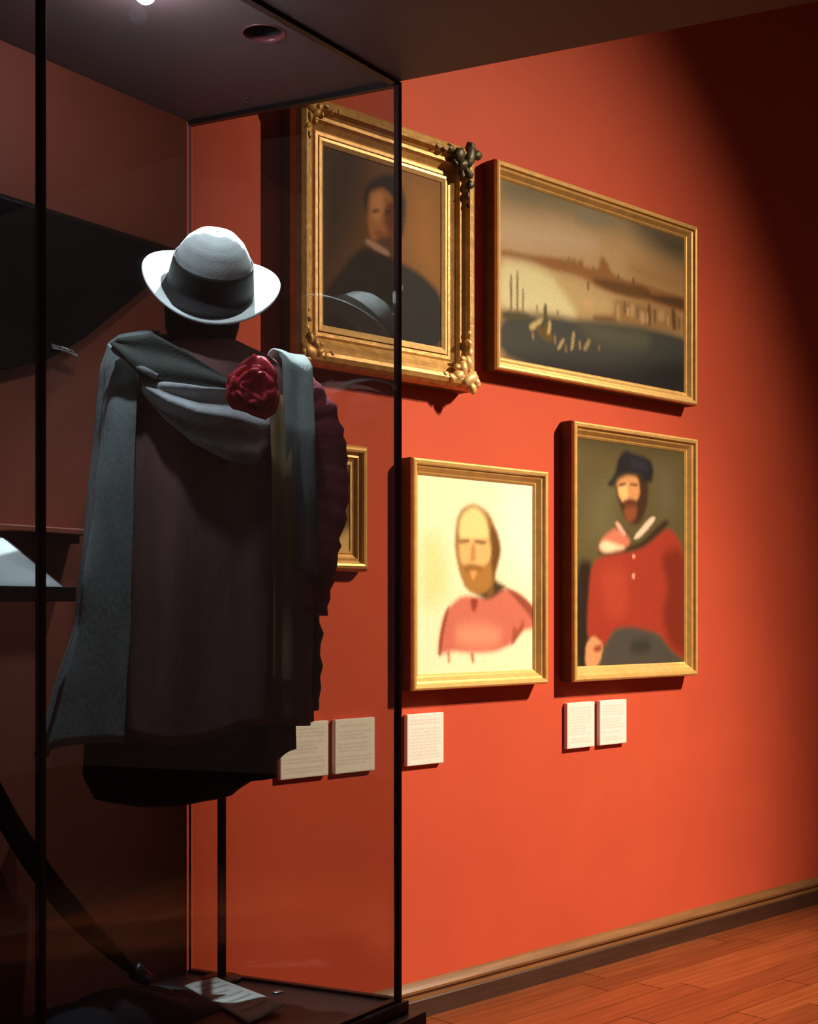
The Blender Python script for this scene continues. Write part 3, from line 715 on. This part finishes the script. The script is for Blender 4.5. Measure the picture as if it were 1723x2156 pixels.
# pole to the rear, with a bracket to the torso
inv = Matrix.Rotation(-MA, 4, 'Z')
pb = inv @ (Vector((-.503, 3.700, 0)) - MC)
v, f = tube([(pb.x, pb.y, .004), (pb.x, pb.y, .92)], [.012, .012], 14); obj('pole', v, f, 'metal_dark', mn, True)
v, f = tube([(pb.x, pb.y, .90), (pb.x * .5, .05, .90)], [.010, .010], 12); obj('bracket', v, f, 'metal_dark', mn, True)
v, f = lathe([(.055, .0005), (.055, .006), (.050, .009), (.014, .012)], 28); v = [(x + pb.x, y + pb.y, z) for x, y, z in v]; obj('base_plate', v, f, 'metal_dark', mn, True)

# tunic
tu = mroot('tunic', 1.2)
tag(tu, 'dark maroon tunic with red sleeve worn by the mannequin', 'tunic')
secT = [(2.15, .01, .080, .080), (2.11, .02, .17, .10), (2.06, .03, .235, .125), (1.98, .03, .245, .14), (1.8, .02, .24, .15), (1.5, .015, .25, .155), (1.21, .0, .262, .16)]
def tmod(q, z):
    k = max(0, (2.0 - z) / .8)
    return k * (.055 * math.sin(9 * q + 1.2 * math.sin(z * 3)) + .03 * math.sin(17 * q + 2)) + .008 * math.sin(23 * q + z * 9)
zs = [2.15 - .94 * i / 40 for i in range(41)]
v, f = ringloft(secT, zs, 96, tmod)
v = [(x, y, z + (.035 * max(0, x) / .26 + .015 * math.sin(x * 18)) * max(0, (1.5 - z) / .3)) for x, y, z in v]
solid(obj('body', [(x, y, z - 1.2) for x, y, z in v], f, 'tunic_red', tu, True), .004)
def sleeve(pts, rad, m, name='sleeve', am=.006):
    P_ = []; Rr = []
    for i in range(len(pts) - 1):
        for k in range(7):
            q = k / 7; P_.append(Vector(pts[i]).lerp(Vector(pts[i + 1]), q)); Rr.append(rad[i] + (rad[i + 1] - rad[i]) * q)
    P_.append(Vector(pts[-1])); Rr.append(rad[-1])
    for _ in range(3):
        P_ = [P_[0]] + [(P_[i - 1] + P_[i] * 2 + P_[i + 1]) / 4 for i in range(1, len(P_) - 1)] + [P_[-1]]
    rg = random.Random(3)
    Rr = [r_ + rg.uniform(-am, am) for r_ in Rr]
    vv, ff = tube([p - Vector((0, 0, 1.2)) for p in P_], Rr, 20, .85)
    return obj(name, vv, ff, m, tu, True)
sleeve([(.235, .02, 2.075), (.285, .02, 2.00), (.305, .01, 1.88), (.298, -.01, 1.76), (.265, -.05, 1.64), (.245, -.06, 1.50)], [.045, .062, .066, .066, .058, .048], 'sleeve_red')
sleeve([(.235, -.02, 1.62), (.245, 0, 1.45), (.245, .02, 1.26)], [.050, .056, .052], 'navy_cloth', 'side_panel')
v, f = grid(10, 10, lambda a, b: (.10 + a * .115 - b * .02 * (1 - a), -.07 + .02 * math.sin(a * 9) - .01 * b, 1.235 + a * .03 - b * (.125 - .03 * a) - 1.2))
solid(obj('tail', v, f, 'tail_brown', tu, True), .004)

# trousers below the hem
tr = mroot('trousers', 1.05)
tag(tr, 'black trousers hanging below the tunic hem on the mannequin', 'trousers')
secR = [(1.34, -.03, .215, .125), (1.2, -.045, .225, .125), (1.12, -.06, .215, .12), (1.06, -.09, .16, .10), (1.045, -.10, .08, .07)]
v, f = ringloft(secR, [1.34, 1.27, 1.2, 1.16, 1.14, 1.12, 1.105, 1.09, 1.08, 1.07, 1.062, 1.055, 1.05, 1.045], 48, lambda q, z: .03 * math.sin(7 * q) + .012 * math.sin(15 * q))
f.append(tuple(range(48))); f.append(tuple(range(13 * 48, 14 * 48)))
obj('seat', [(x, y, z - 1.05) for x, y, z in v], f, 'trouser_black', tr, True)
v, f = ringloft([(1.355, -.03, .217, .127), (1.30, -.03, .219, .129)], [1.355, 1.33, 1.30], 40); solid(obj('waistband', [(x, y, z - 1.05) for x, y, z in v], f, 'trouser_black', tr, True), .006)

# poncho: a wide fall over the left shoulder, a strip over the right one
pc = mroot('poncho', 1.2)
tag(pc, 'grey wool poncho draped over the shoulders of the mannequin', 'poncho')
secP = [(2.168, 0, .150, .020), (2.160, 0, .195, .055), (2.135, 0, .222, .09), (2.07, 0, .240, .125), (1.95, 0, .250, .150), (1.75, 0, .268, .165), (1.5, 0, .293, .178), (1.3, 0, .320, .185), (1.16, 0, .338, .19)]
def pfall(a, b):
    z = 2.168 - 1.0 * (b ** 1.12)
    cx, A_, B_ = interp(secP, z)
    lim0 = R(40) - R(10) * max(0, b - .3)
    q = lim0 + a * (R(195) - lim0)
    k = min(1, b * 1.6)
    fold = 1 + k * (.075 * abs(math.sin(4.75 * q - 2.7 + .25 * b)) ** 1.5 * 1.4 - .05 + .028 * math.sin(21 * q + 2 * b) + .17 * math.exp(-((q - R(60)) / R(12)) ** 2) - .07 * math.exp(-((q - R(84)) / R(9)) ** 2)) 
    s_, c_ = math.sin(q), math.cos(q)
    x = -A_ * fold * math.copysign(abs(s_) ** .8, s_); y = -B_ * fold * math.copysign(abs(c_) ** .8, c_)
    flare = max(0, b - .72) * .32 * max(0, math.sin(q)) ** 4
    return (x - flare * .6, y, z - 1.2 + (.05 * math.sin(q * 2.2) ** 2 * max(0, b - .8) * 4) * (x < -.2))
v, f = grid(84, 46, pfall); solid(obj('left_fall', v, f, 'wool_grey', pc, True), .005)
def strip(x0, x1, zend, yoff, ripple):
    def fn(a, b):
        L1 = .16; L2 = 2.12 - zend; x = x0 + (x1 - x0) * a
        if b < .25:
            q = b / .25; y = .10 - .21 * q; z = 2.10 + .045 * math.sin(q * math.pi) - .012 * a
        else:
            q = (b - .25) / .75; y = -.11 - .05 * min(1, q * 3) - yoff; z = 2.10 - .012 * a - (2.10 - zend) * q
        return (x + ripple * math.sin(b * 9) * .5, y - ripple * math.sin(a * 7 + b * 2), z - 1.2)
    return grid(12, 40, fn)
v, f = strip(.166, .240, 1.60, .0, .008); solid(obj('right_fall', v, f, 'wool_grey', pc, True), .005)
v, f = strip(.130, .180, 1.33, .012, .005)
v2 = [p for p in v]; nb = 13
keep = [fc for fc in f if min(fc) // nb >= 13]
used = sorted({i for fc in keep for i in fc}); mp_ = {i: k for k, i in enumerate(used)}
solid(obj('gold_trim', [v2[i] for i in used], [tuple(mp_[i] for i in fc) for fc in keep], 'trim_gold', pc, True), .004)
def cf(a, b):
    t0 = [(268, 718), (335, 706), (400, 742), (490, 800)]; t1_ = [(250, 735), (312, 806), (400, 822), (492, 828)]
    def pick(l):
        q = a * 3; k = min(int(q), 2); q -= k
        return l[k][0] + (l[k + 1][0] - l[k][0]) * q, l[k][1] + (l[k + 1][1] - l[k][1]) * q
    (u0, v0), (u1, v1) = pick(t0), pick(t1_)
    return (FX(u0 + (u1 - u0) * b), -.095 - .05 * a - .03 * b - .006 * math.sin(b * 9 + a * 4), FZ(v0 + (v1 - v0) * b) - 1.2)
v, f = grid(24, 12, cf)
solid(obj('collar_flap', v, f, 'wool_olive', pc, True), .005)

# scarf
sc = mroot('scarf', 1.85)
tag(sc, 'pale grey scarf slung across the chest of the mannequin', 'scarf')
top = [(312, 806), (360, 812), (420, 820), (480, 822), (540, 846), (592, 872)]
bot = [(314, 828), (352, 888), (405, 938), (470, 968), (535, 978), (586, 916)]
def pl(line, a):
    t_ = a * (len(line) - 1); i = min(int(t_), len(line) - 2); q = t_ - i
    return line[i][0] + (line[i + 1][0] - line[i][0]) * q, line[i][1] + (line[i + 1][1] - line[i][1]) * q
def sf(a, b):
    u0, v0 = pl(top, a); u1, v1 = pl(bot, a)
    u = u0 + (u1 - u0) * b; w = v0 + (v1 - v0) * b
    return (FX(u), -.168 + .06 * (2 * a - 1) ** 2 - .014 * math.sin(b * 13 + a * 4) * math.sin(math.pi * a) - .02 * math.sin(math.pi * b), FZ(w) - 1.85)
v, f = grid(48, 26, sf); solid(obj('drape', v, f, 'scarf_grey', sc, True), .004)
v, f = tube([(FX(250), -.095, FZ(730) - 1.85), (FX(262), -.115, FZ(748) - 1.85), (FX(300), -.135, FZ(778) - 1.85), (FX(338), -.150, FZ(800) - 1.85)], [.003, .006, .008, .007], 12, .5); obj('shoulder_end', v, f, 'scarf_grey', sc, True)

# red rosette
ro = mroot('red_rosette', 1.96)
tag(ro, 'crumpled crimson rosette pinned on the chest of the mannequin', 'rosette')
rc = Vector((FX(514), -.212, FZ(826) - 1.96))
def petal(ang, rad, tilt, size):
    def fn(a, b):
        x = (a - .5) * size * (1 - .35 * b * b) * (.35 + 1.3 * math.sin(math.pi * (.12 + .8 * b))); y = -.022 * math.sin(b * 2.6) * tilt - .25 * abs(a - .5) ** 2 * size; z = b * rad * (1 + .25 * math.sin(ang * 3 + 1)) 
        c, s_ = math.cos(ang), math.sin(ang)
        return (rc.x + x * c + z * s_, rc.y + y + .004 * math.sin(9 * a + 5 * b), rc.z - x * s_ + z * c)
    return grid(8, 8, fn)
for k in range(8):
    v, f = petal(k * math.pi / 4 + .2, .062 + .006 * math.sin(k * 2.1), 1.0, .062); solid(obj('petal', v, f, 'rose_red', ro, True), .003)
for k in range(6):
    v, f = petal(k * math.pi / 3 + .5, .040, 1.9, .046); solid(obj('petal', v, f, 'rose_red', ro, True), .003)
bm = bmesh.new(); bmesh.ops.create_icosphere(bm, subdivisions=3, radius=.030, matrix=Matrix.Translation(rc + Vector((0, -.012, 0))) @ Matrix.Diagonal((1, .7, 1, 1)))
rg = random.Random(8)
for vv in bm.verts:
    d = vv.co - rc; vv.co += d * .14 * math.sin(vv.co.x * 240 + vv.co.z * 170)
bmobj('knot', bm, 'rose_red', ro, True)

# hat: tipped forward
ht = root('white_hat', MC + Matrix.Rotation(MA, 3, 'Z') @ Vector((.018, -.01, 2.288)), 0)
ht.rotation_euler = (R(39), R(7), R(10))
tag(ht, 'white felt hat with wide dark band on the mannequin', 'hat')
def crown(a, b):
    q = 2 * math.pi * a + math.pi; pr = [(.100, -.002), (.097, .03), (.092, .058), (.083, .085), (.069, .109), (.049, .128), (.026, .139), (.0005, .142)]
    t_ = b * (len(pr) - 1); i = min(int(t_), len(pr) - 2); w = t_ - i
    r_ = pr[i][0] + (pr[i + 1][0] - pr[i][0]) * w; z = pr[i][1] + (pr[i + 1][1] - pr[i][1]) * w
    x = r_ * math.sin(q); y = -r_ * 1.10 * math.cos(q)
    z -= .003 * math.exp(-(x / .02) ** 2) * max(0, (z - .12) / .02)
    return (x, y, z)
v, f = grid(48, 21, crown); solid(obj('crown', v, f, 'felt_white', ht, True), .003)
def brim(a, b):
    q = 2 * math.pi * a + math.pi; r0 = .097; r1 = .166
    r_ = r0 + (r1 - r0) * b; s_, c_ = math.sin(q), math.cos(q)
    z = .030 * b ** 1.6 * abs(s_) ** 2 - .010 * b * max(0, c_)
    return (r_ * s_, -r_ * 1.05 * c_ - (1 - b) * .004 * c_, z)
v, f = grid(64, 10, brim); solid(obj('brim', v, f, 'felt_white', ht, True), .004)
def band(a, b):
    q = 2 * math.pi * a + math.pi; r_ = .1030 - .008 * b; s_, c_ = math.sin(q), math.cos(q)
    fl = .046 * max(0, c_ * .92 + s_ * -.25) ** .8          # band flared forward, its dark colour standing in for shade on the front brim
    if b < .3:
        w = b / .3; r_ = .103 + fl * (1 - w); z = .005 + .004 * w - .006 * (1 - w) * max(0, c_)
    else:
        w = (b - .3) / .7; r_ = .103 - .009 * w; z = .009 + .060 * w
    return (r_ * s_, -r_ * 1.08 * c_ - .003 * c_, z)
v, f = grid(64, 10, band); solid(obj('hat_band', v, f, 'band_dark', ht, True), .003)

# ------------------------------------------------------------------ things lying on the plinth deck
pp = root('deck_label', Vector((-.44, 3.475, PL)), 0)
tag(pp, 'grey white text sheet lying on the case deck below the mannequin', 'label')
quad = [(-.150, .140), (-.074, .195), (.133, -.067), (.055, -.180)]
def qf(a, b):
    p = [Vector(q) for q in quad]; x = p[0].lerp(p[1], a).lerp(p[3].lerp(p[2], a), b)
    return (x.x, x.y, .006 + .010 * a + .002 * math.sin(a * 5 + b * 3))
v, f = grid(12, 12, qf); solid(obj('card', v, f, 'card_white', pp, True), .004)
for k in range(7):
    b0 = .10 + k * .115
    vv, ff = grid(4, 1, lambda a, b: (lambda p: (p[0], p[1], p[2] + .0026))(qf(.12 + a * (.76 - .2 * (k % 3 == 2)), b0 + .03 * b)))
    obj('printed_line', vv, ff, 'print_grey', pp)
nv = root('folded_cloth', Vector((-.74, 3.30, PL)), CA)
tag(nv, 'folded dark navy cloth on the case deck at the lower left', 'cloth')
def fc(off_, h0, w, d):
    return lambda a, b: (-.34 + a * w + off_, -.165 + b * d, .003 + h0 * (math.sin(math.pi * min(1, max(0, a))) ** .4) * (math.sin(math.pi * b) ** .5) + .008 * math.sin(a * 17 + b * 9) * math.sin(math.pi * b))
v, f = grid(36, 18, fc(.0, .055, .62, .30)); obj('lower_fold', v, f, 'navy_cloth', nv, True)
v, f = grid(36, 18, fc(.10, .085, .44, .22)); obj('upper_fold', v, f, 'navy_cloth', nv, True)
sp = root('deck_pin', Vector((-.341, 3.575, PL)), .4)
tag(sp, 'tiny pale metal pin on the deck beside the text sheet', 'pin')
v, f = lathe([(.013, .0005), (.013, .003), (.009, .005), (.0, .0055)], 20, 1.3, .8); obj('head', v, f, 'steel', sp, True)
